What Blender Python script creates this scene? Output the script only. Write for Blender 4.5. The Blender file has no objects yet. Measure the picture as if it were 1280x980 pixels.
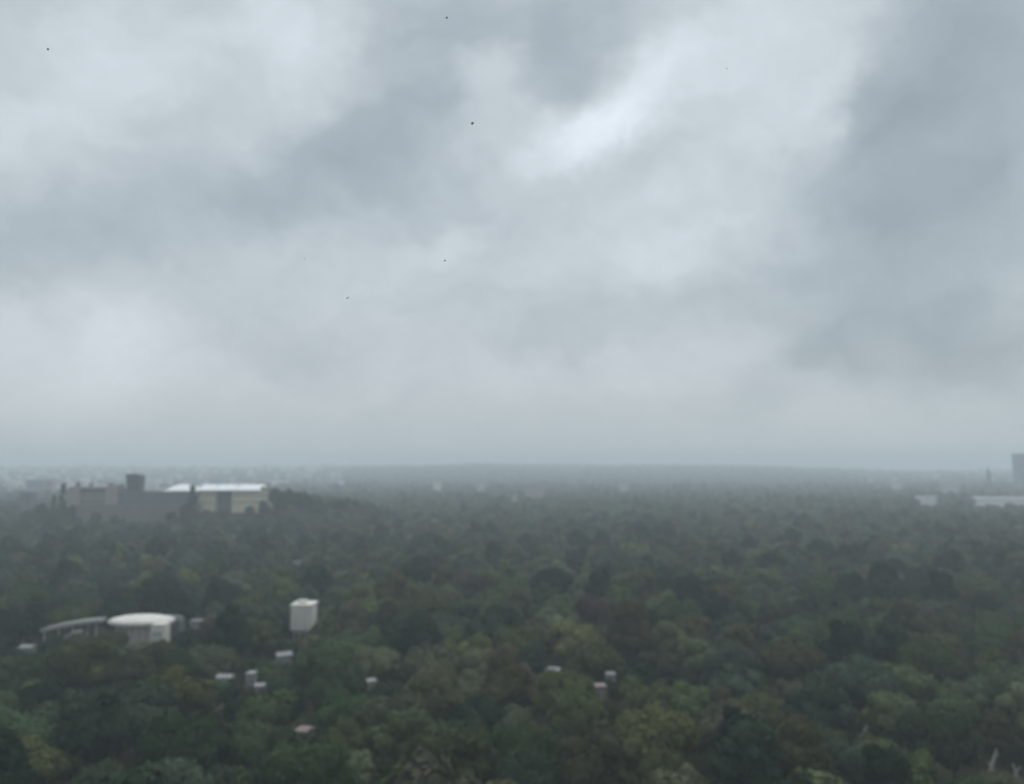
import bpy, bmesh, math, random
from mathutils import Vector, Matrix, noise
from math import radians as R, sin, cos, pi, sqrt, atan2, asin, exp

SC = bpy.context.scene
COL = SC.collection
rng = random.Random(11)

# ------------------------------------------------------------------ camera
CAM_Z = 85.0
FPX = 966.0                      # focal length in photo pixels (1280 wide)
PITCH = R(5.75)
cd = bpy.data.cameras.new('camera')
cam = bpy.data.objects.new('camera', cd); COL.objects.link(cam)
cam.location = (0, 0, CAM_Z)
cam.rotation_euler = (pi / 2 + PITCH, 0, 0)
cd.sensor_width = 36.0
cd.lens = 36.0 * FPX / 1280.0
cd.clip_start = 0.05
cd.clip_end = 60000
cd.dof.use_dof = True            # the photo is focused on the dirty window glass
cd.dof.focus_distance = 0.5
cd.dof.aperture_fstop = 9.0
SC.camera = cam
FW = Vector((0, cos(PITCH), sin(PITCH))); UP = Vector((0, -sin(PITCH), cos(PITCH)))

def direction(px, py):
    return (FW * FPX + Vector((1, 0, 0)) * (px - 640) - UP * (py - 490)).normalized()
def at(px, py, Y):
    d = direction(px, py)
    return Vector((0, 0, CAM_Z)) + d * (Y / d.y)
def proj(p):
    v = Vector(p) - Vector((0, 0, CAM_Z))
    w = v.dot(FW)
    if w < 1: return (-9999, -9999, w)
    return (640 + FPX * v.x / w, 490 - FPX * v.dot(UP) / w, w)

# ------------------------------------------------------------------ helpers
def link(name, me, parent=None, loc=None):
    o = bpy.data.objects.new(name, me); COL.objects.link(o)
    if parent: o.parent = parent
    if loc is not None: o.location = loc
    return o
def tag(o, label=None, cat=None, group=None, kind=None):
    if label: o['label'] = label
    if cat: o['category'] = cat
    if group: o['group'] = group
    if kind: o['kind'] = kind
    return o
def thing(name, label, cat, loc, group=None, rz=0):
    o = bpy.data.objects.new(name, None); COL.objects.link(o)
    o.location = loc; o.rotation_euler = (0, 0, rz)
    o.empty_display_size = 2
    return tag(o, label, cat, group)

class MB:
    """collects shapes, builds ONE mesh object"""
    def __init__(s): s.v = []; s.f = []; s.sm = []
    def add(s, vs, fs, smooth=False):
        n = len(s.v); s.v += [tuple(v) for v in vs]
        for f in fs: s.f.append([n + i for i in f]); s.sm.append(smooth)
    def box(s, x0, x1, y0, y1, z0, z1, taper=0.0):
        t = taper
        vs = [(x0, y0, z0), (x1, y0, z0), (x1, y1, z0), (x0, y1, z0),
              (x0 + t, y0 + t, z1), (x1 - t, y0 + t, z1), (x1 - t, y1 - t, z1), (x0 + t, y1 - t, z1)]
        s.add(vs, [(3, 2, 1, 0), (4, 5, 6, 7), (0, 1, 5, 4), (1, 2, 6, 5), (2, 3, 7, 6), (3, 0, 4, 7)])
    def prism(s, pts, z0, z1):
        n = len(pts)
        vs = [(x, y, z0) for x, y in pts] + [(x, y, z1) for x, y in pts]
        fs = [tuple(range(n - 1, -1, -1)), tuple(range(n, 2 * n))] + [(i, (i + 1) % n, n + (i + 1) % n, n + i) for i in range(n)]
        s.add(vs, fs)
    def rings(s, rows, cap=True, smooth=True):
        """rows: list of closed rings (lists of points), joined in order"""
        n = len(rows[0]); base = [p for r in rows for p in r]; fs = []
        for k in range(len(rows) - 1):
            for i in range(n):
                fs.append((k * n + i, k * n + (i + 1) % n, (k + 1) * n + (i + 1) % n, (k + 1) * n + i))
        s.add(base, fs, smooth)
        if cap:
            s.add(rows[0], [tuple(range(n - 1, -1, -1))]); s.add(rows[-1], [tuple(range(n))])
    def lathe(s, prof, cx=0, cy=0, n=20, ex=1, ey=1, smooth=True):
        s.rings([[(cx + r * ex * cos(2 * pi * i / n), cy + r * ey * sin(2 * pi * i / n), z) for i in range(n)] for r, z in prof], smooth=smooth)
    def tube(s, p, q, r0, r1, n=7):
        p, q = Vector(p), Vector(q); d = (q - p).normalized()
        a = d.orthogonal().normalized(); b = d.cross(a)
        s.rings([[p + (a * cos(2 * pi * i / n) + b * sin(2 * pi * i / n)) * r0 for i in range(n)],
                 [q + (a * cos(2 * pi * i / n) + b * sin(2 * pi * i / n)) * r1 for i in range(n)]])
    def mesh(s, name, mats):
        me = bpy.data.meshes.new(name); me.from_pydata(s.v, [], s.f)
        me.polygons.foreach_set('use_smooth', s.sm)
        for m in (mats if isinstance(mats, (list, tuple)) else [mats]): me.materials.append(m)
        me.update(); return me
    def build(s, name, mat, parent=None, loc=None):
        return link(name, s.mesh(name, mat), parent, loc)

# ------------------------------------------------------------------ materials
def newmat(name):
    m = bpy.data.materials.new(name); m.use_nodes = True
    nt = m.node_tree; nt.nodes.clear()
    return m, nt
def N(nt, t, **kw):
    n = nt.nodes.new(t)
    for k, v in kw.items():
        if k.startswith('i_'):
            key = k[2:]; n.inputs[int(key) if key.isdigit() else key].default_value = v
        else: setattr(n, k, v)
    return n
def solid(name, col, rough=0.7, var=0.18, scale=0.35, streak=True):
    """weathered masonry / paint: noise blotches, vertical rain streaks"""
    m, nt = newmat(name); L = nt.links.new
    tc = N(nt, 'ShaderNodeTexCoord')
    n1 = N(nt, 'ShaderNodeTexNoise', i_Scale=scale, i_Detail=6.0, i_Roughness=0.65)
    L(tc.outputs['Object'], n1.inputs['Vector'])
    mp = N(nt, 'ShaderNodeMapping'); mp.inputs['Scale'].default_value = (1.4, 1.4, 0.12)
    L(tc.outputs['Object'], mp.inputs['Vector'])
    n2 = N(nt, 'ShaderNodeTexNoise', i_Scale=0.9, i_Detail=4.0)
    L(mp.outputs[0], n2.inputs['Vector'])
    ad = N(nt, 'ShaderNodeMath', operation='ADD'); L(n1.outputs['Fac'], ad.inputs[0]); L(n2.outputs['Fac'], ad.inputs[1])
    mr = N(nt, 'ShaderNodeMapRange'); mr.inputs['From Min'].default_value = 0.65; mr.inputs['From Max'].default_value = 1.35
    mr.inputs['To Min'].default_value = 1 - var; mr.inputs['To Max'].default_value = 1 + var * 0.6
    L(ad.outputs[0], mr.inputs['Value'])
    vm = N(nt, 'ShaderNodeVectorMath', operation='SCALE'); vm.inputs[0].default_value = col
    L(mr.outputs[0], vm.inputs['Scale'])
    b = N(nt, 'ShaderNodeBsdfPrincipled', i_Roughness=rough)
    b.inputs['Specular IOR Level'].default_value = 0.3
    L(vm.outputs[0], b.inputs['Base Color'])
    o = N(nt, 'ShaderNodeOutputMaterial'); L(b.outputs[0], o.inputs[0])
    return m
def leafmat(name, c0, c1):
    """foliage: per-tree random tint, clump noise, some translucency"""
    m, nt = newmat(name); L = nt.links.new
    oi = N(nt, 'ShaderNodeObjectInfo'); tc = N(nt, 'ShaderNodeTexCoord')
    n1 = N(nt, 'ShaderNodeTexNoise', i_Scale=1.6, i_Detail=3.0, i_Roughness=0.6)
    L(tc.outputs['Object'], n1.inputs['Vector'])
    mr = N(nt, 'ShaderNodeMapRange'); mr.inputs['From Min'].default_value = 0.32; mr.inputs['From Max'].default_value = 0.68
    L(n1.outputs['Fac'], mr.inputs['Value'])
    mx = N(nt, 'ShaderNodeMix', data_type='RGBA'); mx.inputs['A'].default_value = (*c0, 1); mx.inputs['B'].default_value = (*c1, 1)
    L(mr.outputs[0], mx.inputs['Factor'])
    wn = N(nt, 'ShaderNodeTexWhiteNoise', noise_dimensions='1D'); L(oi.outputs['Random'], wn.inputs['W'])
    sp = N(nt, 'ShaderNodeSeparateColor'); L(wn.outputs['Color'], sp.inputs[0])
    hs = N(nt, 'ShaderNodeHueSaturation')
    h = N(nt, 'ShaderNodeMapRange'); h.inputs['To Min'].default_value = 0.475; h.inputs['To Max'].default_value = 0.52; L(sp.outputs[0], h.inputs['Value'])
    s = N(nt, 'ShaderNodeMapRange'); s.inputs['To Min'].default_value = 0.65; s.inputs['To Max'].default_value = 1.02; L(sp.outputs[1], s.inputs['Value'])
    v = N(nt, 'ShaderNodeMapRange'); v.inputs['To Min'].default_value = 0.55; v.inputs['To Max'].default_value = 1.2; L(sp.outputs[2], v.inputs['Value'])
    L(h.outputs[0], hs.inputs['Hue']); L(s.outputs[0], hs.inputs['Saturation']); L(v.outputs[0], hs.inputs['Value'])
    L(mx.outputs['Result'], hs.inputs['Color'])
    d = N(nt, 'ShaderNodeBsdfDiffuse'); t = N(nt, 'ShaderNodeBsdfTranslucent')
    L(hs.outputs[0], d.inputs[0]); L(hs.outputs[0], t.inputs[0])
    ms = N(nt, 'ShaderNodeMixShader', i_0=0.2); L(d.outputs[0], ms.inputs[1]); L(t.outputs[0], ms.inputs[2])
    o = N(nt, 'ShaderNodeOutputMaterial'); L(ms.outputs[0], o.inputs[0])
    return m

LEAF = {
 'dark':   leafmat('foliage_dark_green',  (0.020, 0.046, 0.022), (0.030, 0.062, 0.029)),
 'green':  leafmat('foliage_mid_green',   (0.050, 0.094, 0.034), (0.070, 0.116, 0.040)),
 'olive':  leafmat('foliage_olive',       (0.094, 0.120, 0.044), (0.122, 0.146, 0.054)),
 'brown':  leafmat('foliage_brown_olive', (0.088, 0.090, 0.046), (0.114, 0.112, 0.057)),
 'yellow': leafmat('foliage_yellow_green',(0.120, 0.142, 0.048), (0.150, 0.168, 0.056)),
 'blue':   leafmat('foliage_blue_green',  (0.050, 0.084, 0.050), (0.068, 0.106, 0.062)),
 'rust':   leafmat('foliage_rusty',       (0.122, 0.090, 0.056), (0.150, 0.108, 0.066)),
}
BARK = solid('bark', (0.075, 0.06, 0.045), 0.9, 0.4, 2.0)
BARK_PALE = solid('pale_bark', (0.5, 0.49, 0.44), 0.85, 0.35, 1.2)
WHITE = solid('white_paint', (0.70, 0.67, 0.61), 0.7, 0.22)
OLDWHITE = solid('weathered_whitewash', (0.29, 0.29, 0.285), 0.8, 0.35, 0.8)
WHITE_ROOF = solid('white_roof_sheet', (0.88, 0.88, 0.87), 0.45, 0.08)
CREAM = solid('cream_stucco', (0.66, 0.58, 0.43), 0.8, 0.2)
STONE = solid('grey_stone', (0.145, 0.158, 0.158), 0.9, 0.3, 0.15)
STONE_WARM = solid('warm_grey_stone', (0.185, 0.172, 0.17), 0.9, 0.3, 0.15)
STONE_PALE = solid('pale_stone', (0.36, 0.30, 0.28), 0.9, 0.2, 0.2)
STONE_DARK = solid('dark_stone', (0.095, 0.1, 0.1), 0.9, 0.3, 0.2)
GREYWALL = solid('grey_render', (0.26, 0.26, 0.27), 0.8, 0.25)
PINKWALL = solid('pinkish_render', (0.24, 0.19, 0.185), 0.8, 0.25)
SLATE = solid('slate_roof', (0.13, 0.14, 0.15), 0.6, 0.25)
REDROOF = solid('red_tile_roof', (0.42, 0.2, 0.15), 0.8, 0.25)
TOWERMAT = solid('blue_grey_cladding', (0.19, 0.25, 0.32), 0.35, 0.12, 0.05)
DIRT = solid('dirt', (0.45, 0.46, 0.46), 0.9, 0.3, 900.0)
DIRT_PALE = solid('pale_dirt', (0.85, 0.86, 0.87), 0.9, 0.1, 900.0)
GREYPALE = solid('pale_grey_render', (0.42, 0.42, 0.41), 0.8, 0.2)
BRIGHT = solid('fresh_white_paint', (0.84, 0.82, 0.78), 0.7, 0.12)
PALEPINK = solid('pale_pinkish_render', (0.5, 0.43, 0.42), 0.8, 0.25)
def glassmat():
    m, nt = newmat('window_glass')
    b = N(nt, 'ShaderNodeBsdfPrincipled', i_Roughness=0.12); b.inputs['Base Color'].default_value = (0.03, 0.035, 0.04, 1)
    o = N(nt, 'ShaderNodeOutputMaterial'); nt.links.new(b.outputs[0], o.inputs[0]); return m
GLASS = glassmat()

# ------------------------------------------------------------------ ground
HC = (-428.0, 1075.0)
def hill(x, y):
    """castle hill: steep mound with a flat top, and a low shoulder to the right"""
    def bump(cx, cy, rx, ry, h, inner):
        r = sqrt(((x - cx) / rx) ** 2 + ((y - cy) / ry) ** 2)
        t = min(1, max(0, (1 - r) / (1 - inner))); return h * t * t * (3 - 2 * t)
    far = 0.0
    if y > 2800:            # the land climbs gently beyond the park
        t = min(1, (y - 2800) / 3900); q = 640 + FPX * x / y
        side = .80 + .20 / (1 + exp(-(q - 480) / 50)) - .50 / (1 + exp(-(q - 1010) / 60))
        far = (86 + 26 * noise.noise((x / 1300, 2.2, 4))) * t * t * (3 - 2 * t) * side + 9 * t * noise.noise((x / 600, y / 700, 4))
    return far + max(bump(-420, 1075, 235, 150, 34, 0.62), bump(-285, 1050, 165, 130, 27, 0.4), bump(-560, 1090, 140, 130, 20, 0.3))
def frange(a, b, s):
    out = []; v = a
    while v < b - 1e-6: out.append(v); v += s
    return out
xs = frange(-14000, -6000, 1500) + frange(-6000, -2000, 250) + frange(-2000, -720, 160) + frange(-720, 0, 15) + frange(0, 2000, 200) + frange(2000, 6000, 250) + frange(6000, 14001, 1500)
ys = frange(-1500, 800, 230) + frange(880, 1300, 15) + frange(1300, 2800, 200) + frange(2800, 7000, 200) + frange(7000, 15001, 1500)
vs = [(x, y, hill(x, y) + (1.2 * noise.noise((x / 90, y / 90, 0)) if hill(x, y) > 0 and y < 1400 else 0)) for y in ys for x in xs]
nx = len(xs)
fs = [(j * nx + i, j * nx + i + 1, (j + 1) * nx + i + 1, (j + 1) * nx + i) for j in range(len(ys) - 1) for i in range(nx - 1)]
gm, nt = newmat('ground_soil'); L = nt.links.new
geo = N(nt, 'ShaderNodeNewGeometry')
n1 = N(nt, 'ShaderNodeTexNoise', i_Scale=0.03, i_Detail=8.0, i_Roughness=0.7); L(geo.outputs['Position'], n1.inputs['Vector'])
n2 = N(nt, 'ShaderNodeTexNoise', i_Scale=0.002, i_Detail=6.0, i_Roughness=0.7); L(geo.outputs['Position'], n2.inputs['Vector'])
cr = N(nt, 'ShaderNodeValToRGB'); L(n1.outputs['Fac'], cr.inputs[0])
cr.color_ramp.elements[0].position = 0.35; cr.color_ramp.elements[0].color = (0.026, 0.034, 0.018, 1)
cr.color_ramp.elements[1].position = 0.7; cr.color_ramp.elements[1].color = (0.075, 0.068, 0.045, 1)
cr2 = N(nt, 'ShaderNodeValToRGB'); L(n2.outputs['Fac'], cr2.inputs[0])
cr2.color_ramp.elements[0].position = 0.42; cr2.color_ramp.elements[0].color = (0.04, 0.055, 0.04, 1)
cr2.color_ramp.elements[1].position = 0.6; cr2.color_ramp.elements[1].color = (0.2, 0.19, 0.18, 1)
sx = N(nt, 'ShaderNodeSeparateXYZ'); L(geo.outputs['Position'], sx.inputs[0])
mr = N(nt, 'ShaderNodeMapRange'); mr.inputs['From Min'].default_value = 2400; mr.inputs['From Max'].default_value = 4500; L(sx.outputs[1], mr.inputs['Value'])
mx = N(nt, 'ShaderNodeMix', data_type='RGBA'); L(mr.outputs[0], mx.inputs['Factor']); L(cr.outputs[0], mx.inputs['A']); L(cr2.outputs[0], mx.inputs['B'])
b = N(nt, 'ShaderNodeBsdfDiffuse'); L(mx.outputs['Result'], b.inputs[0])
o = N(nt, 'ShaderNodeOutputMaterial'); L(b.outputs[0], o.inputs[0])
me = bpy.data.meshes.new('ground'); me.from_pydata(vs, [], fs); me.materials.append(gm)
me.polygons.foreach_set('use_smooth', [True] * len(me.polygons))
tag(link('ground', me), kind='structure')

# far hills on the horizon
hv, hf = [], []
hx = frange(-11500, 11501, 250); hy = [5300, 6000, 6700, 7400, 7900, 8400, 8900, 9500]
for j, y in enumerate(hy):
    for x in hx:
        px = 640 + FPX * x / y
        wide = 1 / (1 + exp(-(px - 470) / 40)) / (1 + exp((px - 1080) / 40))
        p = max(0.0, 1 - abs(j - 5) / ((5.0 if j < 5 else 2.0) * wide + 2.0 * (1 - wide)))
        top = 78 + 74 * exp(-((px - 680) / 240) ** 2) + 40 * exp(-((px - 120) / 330) ** 2) - 30 * max(0, (px - 900) / 400)
        top += 16 * noise.noise((x / 900, y / 4000, 3)) + 8 * noise.noise((x / 300, y / 900, 9))
        hv.append((x, y, -2 + max(0, top) * p * p * (3 - 2 * p)))
n = len(hx)
for j in range(len(hy) - 1):
    for i in range(n - 1): hf.append((j * n + i, j * n + i + 1, (j + 1) * n + i + 1, (j + 1) * n + i))
me = bpy.data.meshes.new('hills'); me.from_pydata(hv, [], hf)
me.materials.append(solid('hill_scrub', (0.07, 0.075, 0.06), 0.9, 0.3, 0.004))
me.polygons.foreach_set('use_smooth', [True] * len(me.polygons))
tag(link('hills', me), kind='structure')

# ------------------------------------------------------------------ trees
import numpy as np
def crown_mesh(name, seed, mat, shape, leaves, size, core=2, lobes=18):
    """unit crown (radius about 1, base at z=0): leaf-clump faces on many uneven lobes, dense shaded core"""
    r = random.Random(seed); mb = MB()
    rx, rz = {'round': (1, 0.85), 'spread': (1.08, 0.58), 'tall': (0.8, 1.2), 'spire': (0.42, 1.9), 'pointed': (0.8, 1.25), 'loose': (1.0, 0.9)}[shape]
    cz = rz * (1.0 if shape != 'spread' else 1.0)
    L = []
    for k in range(lobes):
        if shape in ('spire', 'pointed'):
            t = (k + r.random()) / lobes; a = r.random() * 2 * pi
            w = rx * (1 - t) ** (0.75 if shape == 'spire' else 0.9)
            q = w * r.uniform(0.15, 0.7)
            L.append((Vector((q * cos(a), q * sin(a), 0.1 + t * 2 * rz * 0.92)), max(0.10, w * r.uniform(0.45, 0.7))))
        else:
            u = r.uniform(-0.45, 1); a = r.random() * 2 * pi; q = sqrt(max(0, 1 - u * u))
            rad = r.uniform(0.24, 0.44) * (0.8 if shape == 'loose' else 1)
            k2 = r.uniform(0.62, 1.0) - rad * 0.55
            L.append((Vector((rx * q * cos(a) * k2, rx * q * sin(a) * k2, cz + rz * u * k2)), rad * (0.85 if shape == 'spread' else 1)))
    # core lumps
    for c, rad in L:
        bm = bmesh.new(); bmesh.ops.create_icosphere(bm, subdivisions=core, radius=rad * 0.8)
        off = Vector((r.uniform(0, 50), r.uniform(0, 50), r.uniform(0, 50)))
        vv = []
        for v in bm.verts:
            d = 1 + 0.28 * noise.noise(v.co / rad * 1.7 + off)
            vv.append(c + v.co * d)
        mb.add(vv, [[v.index for v in f.verts] for f in bm.faces], True)
        bm.free()
    if shape in ('round', 'spread', 'tall', 'loose'):
        bm = bmesh.new(); bmesh.ops.create_icosphere(bm, subdivisions=core, radius=1)
        mb.add([Vector((v.co.x * rx * 0.55, v.co.y * rx * 0.55, cz + v.co.z * rz * 0.5)) for v in bm.verts], [[v.index for v in f.verts] for f in bm.faces], True); bm.free()
    area = sum(q[1] ** 2 for q in L)
    for c, rad in L:
        m = int(leaves * rad * rad / area)
        for _ in range(m):
            d = Vector((r.gauss(0, 1), r.gauss(0, 1), r.gauss(0, 1) + 0.25)).normalized()
            p = c + d * rad * r.uniform(0.78, 1.16)
            if any((p - c2).length < r2 * 0.72 for c2, r2 in L if c2 is not c): continue
            nrm = (d + Vector((r.gauss(0, .3), r.gauss(0, .3), r.gauss(0, .3)))).normalized()
            a = nrm.orthogonal().normalized(); b2 = nrm.cross(a); ang = r.random() * pi
            a, b2 = a * cos(ang) + b2 * sin(ang), b2 * cos(ang) - a * sin(ang)
            s = size * r.uniform(0.6, 1.35); e = s * r.uniform(0.5, 0.9)
            mb.add([p - a * s, p - b2 * e + nrm * s * .2, p + a * s, p + b2 * e - nrm * s * .15], [(0, 1, 2, 3)])
    return mb, mb.mesh(name, mat)
def trunk_mb(seed, z_top, spread):
    r = random.Random(seed); mb = MB()
    pts = [Vector((0, 0, 0)), Vector((r.uniform(-.04, .04), r.uniform(-.04, .04), z_top * .5)), Vector((r.uniform(-.06, .06), r.uniform(-.06, .06), z_top))]
    mb.tube(pts[0], pts[1], .075, .055); mb.tube(pts[1], pts[2], .055, .035)
    for k in range(5):
        a = 2 * pi * k / 5 + r.random()
        mb.tube(pts[1].lerp(pts[2], r.uniform(0.1, 0.8)), pts[2] + Vector((cos(a) * spread, sin(a) * spread, r.uniform(.2, .55))), .03, .008, 5)
    return mb

# kinds: foliage colour, outline, thing name, words for the label
KINDS = [
 ('dark', 'round', 'broadleaf_tree', 'dark green domed'), ('dark', 'tall', 'broadleaf_tree', 'dark green upright'),
 ('green', 'round', 'broadleaf_tree', 'mid green domed'), ('green', 'spread', 'broadleaf_tree', 'mid green spreading'),
 ('olive', 'round', 'broadleaf_tree', 'olive domed'), ('olive', 'spread', 'broadleaf_tree', 'olive spreading'), ('olive', 'loose', 'broadleaf_tree', 'olive loose-crowned'),
 ('brown', 'round', 'broadleaf_tree', 'brownish domed'), ('brown', 'tall', 'broadleaf_tree', 'brownish upright'),
 ('yellow', 'round', 'broadleaf_tree', 'yellowish domed'), ('yellow', 'pointed', 'broadleaf_tree', 'yellowish pointed'),
 ('blue', 'round', 'broadleaf_tree', 'grey-green domed'), ('blue', 'loose', 'broadleaf_tree', 'grey-green loose-crowned'),
 ('rust', 'loose', 'broadleaf_tree', 'rust-tinged loose-crowned'),
 ('dark', 'spire', 'cypress_tree', 'dark green narrow'),
]
KIDX = {(k[0], k[1]): i for i, k in enumerate(KINDS)}
TRUNK = 0.62     # bare trunk length below the unit crown
near_crowns, near_trunks, far_src = [], [], []
for i, (c, sh, nm, w) in enumerate(KINDS):
    tr = 0.12 if sh in ('spire',) else TRUNK
    near_trunks.append(trunk_mb(900 + i, tr + 0.5, 0.4 if sh != 'spire' else 0.08).mesh('trunk', BARK))
    near_crowns.append([crown_mesh('crown', 100 + i * 10 + q, LEAF[c], sh, 5200, 0.062, 2, 22 if sh != 'spire' else 26)[1] for q in range(2)])
    lv = []
    for lev, (nl, sz, co, lb) in enumerate([(1700, 0.105, 1, 18), (420, 0.2, 1, 12)]):
        mb, _me = crown_mesh('tmp', 300 + i * 10 + lev, LEAF[c], sh, nl, sz, co, lb)
        nleaf = len(mb.f)
        mb.v = [(x, y, z + tr) for x, y, z in mb.v]
        t = trunk_mb(700 + i, tr + 0.4, 0.35)
        mb.add(t.v, t.f)
        me = mb.mesh('forest_tree', [LEAF[c], BARK])
        me.polygons.foreach_set('material_index', [0] * nleaf + [1] * (len(mb.f) - nleaf))
        lv.append(bpy.data.objects.new('forest_tree', me))          # never linked itself: source for the far wood
    far_src.append(lv)

# pixel boxes (photo pixels) kept clear of nearer crowns, with the distance of what shows there
CLEAR = [
 (160, 590, 226, 653, 985), (140, 590, 236, 641, 985), (88, 590, 140, 634, 985), (250, 590, 290, 633, 985), (295, 590, 326, 630, 985),
 (52, 768, 126, 785, 345), (128, 764, 224, 786, 345), (190, 778, 205, 800, 345), 
 (360, 752, 394, 792, 355), (366, 788, 380, 793, 355),
]
trees = []     # (x, y, z, crown radius, kind, yaw, forced label)
CELL = 24.0; grid = {}
def near_ok(x, y, r, k=0.80):
    gx, gy = int(x // CELL), int(y // CELL)
    for a in (-1, 0, 1):
        for b_ in (-1, 0, 1):
            for (x2, y2, r2) in grid.get((gx + a, gy + b_), ()):
                if (x - x2) ** 2 + (y - y2) ** 2 < (k * (r + r2)) ** 2: return False
    return True
def put(x, y, r): grid.setdefault((int(x // CELL), int(y // CELL)), []).append((x, y, r))
HEIGHT = {'round': 0.62 + 1.7, 'spread': 0.62 + 1.2, 'tall': 0.62 + 2.4, 'spire': 0.12 + 3.8, 'pointed': 0.62 + 2.5, 'loose': 0.62 + 1.8}
def blocked(x, y, z, r, kind):
    sh = KINDS[kind][1]; h = HEIGHT[sh] * r; w = r * (0.45 if sh == 'spire' else 1.0)
    px, py, d = proj((x, y, z + h)); rp = w * FPX / max(d, 1)
    px2, py2, d2 = proj((x, y, z))
    for x0, y0, x1, y1, Y in CLEAR:
        if y < Y and px + rp * .95 > x0 and px - rp * .95 < x1 and py + 0.04 * rp < y1 and py2 > y0: return True
    return False
SOLID = []      # footprints (x0,x1,y0,y1) of buildings, no trunks there
def in_solid(x, y, r):
    return any(x0 - r * .75 < x < x1 + r * .75 and y0 - r * .75 < y < y1 + r * .75 for x0, x1, y0, y1 in SOLID)

def region_kind(x, y, px, py):
    """which sort of tree grows here: mixed patches as in the photo"""
    n1_ = noise.noise((x / 70, y / 90, 1.3)); n2_ = noise.noise((x / 60, y / 80, 7.7))
    w = {'dark': 1.2, 'green': 1.5, 'olive': 1.4, 'brown': 0.85, 'yellow': 0.12, 'blue': 0.9, 'rust': 0.06}
    if px > 850 and py > 760: w['green'] += 1.3; w['olive'] += .5
    if 380 < px < 900 and py > 700: w['brown'] += 1.0; w['olive'] += .5; w['rust'] += .06
    if px < 380 and 640 < py < 770: w['dark'] += 1.8; w['blue'] += 1.2; w['brown'] *= .4
    if px < 420 and py > 800: w['olive'] += .9; w['dark'] += 1.0; w['green'] += .6
    if py > 870: w['dark'] += .8
    w['dark'] *= exp(2.2 * n1_); w['olive'] *= exp(-1.8 * n1_); w['brown'] *= exp(2.0 * n2_); w['green'] *= exp(-1.6 * n2_)
    tot = sum(w.values()); t = rng.random() * tot
    for k, v in w.items():
        t -= v
        if t <= 0: break
    opts = [i for i, q in enumerate(KINDS) if q[0] == k and q[1] != 'spire']
    return rng.choice(opts)

# ---- trees one can single out in the photo: centre of crown in pixels, width in pixels
SPOT = [
 (138, 808, 42, 'olive', 'round'), (180, 812, 30, 'dark', 'round'), (85, 806, 40, 'green', 'round'),
 (225, 868, 112, 'yellow', 'round'), (105, 838, 110, 'olive', 'round'), (62, 938, 56, 'olive', 'round'), (112, 918, 62, 'olive', 'loose'), (38, 890, 64, 'dark', 'round'),
 (360, 882, 84, 'green', 'round'), (432, 862, 56, 'dark', 'round'), (492, 880, 56, 'dark', 'tall'), (545, 862, 64, 'olive', 'spread'), (536, 768, 54, 'olive', 'round'),
 (470, 768, 62, 'olive', 'spread'), (690, 735, 62, 'dark', 'round'), (752, 740, 46, 'dark', 'tall'), (628, 786, 54, 'dark', 'round'), (664, 832, 44, 'dark', 'tall'),
 (716, 806, 62, 'yellow', 'round'), (742, 772, 54, 'rust', 'loose'), (660, 790, 32, 'rust', 'loose'), (690, 778, 30, 'rust', 'loose'), (850, 718, 48, 'brown', 'round'),
 (805, 862, 86, 'olive', 'round'), (690, 948, 54, 'olive', 'round'), (440, 938, 74, 'olive', 'round'), (428, 812, 38, 'brown', 'round'), (200, 822, 60, 'brown', 'round'),
 (900, 888, 42, 'brown', 'tall'), (922, 922, 74, 'brown', 'round'), (1145, 932, 46, 'yellow', 'pointed'), (1100, 900, 54, 'brown', 'tall'), (990, 826, 62, 'olive', 'spread'),
 (1162, 832, 68, 'olive', 'round'), (1240, 838, 46, 'yellow', 'round'), (915, 838, 62, 'blue', 'round'), (990, 874, 48, 'brown', 'round'), (1030, 936, 54, 'olive', 'round'),
 (1075, 866, 48, 'dark', 'round'), (1250, 925, 50, 'brown', 'tall'), (1015, 710, 36, 'olive', 'round'), (890, 770, 46, 'dark', 'round'), (600, 905, 60, 'dark', 'round'),
 (640, 905, 54, 'olive', 'spread'), (760, 940, 50, 'blue', 'round'), (560, 935, 46, 'olive', 'round'), (830, 930, 52, 'blue', 'loose'),
 (180, 900, 54, 'blue', 'round'), (320, 930, 50, 'olive', 'round'), (250, 925, 60, 'dark', 'round'), (1200, 900, 60, 'green', 'round'), (1180, 770, 48, 'green', 'spread'),
 (770, 700, 40, 'blue', 'round'), (600, 740, 44, 'brown', 'round'), (960, 760, 46, 'olive', 'spread'), (1060, 790, 50, 'green', 'round'), (1230, 760, 46, 'brown', 'round'),
]
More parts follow.
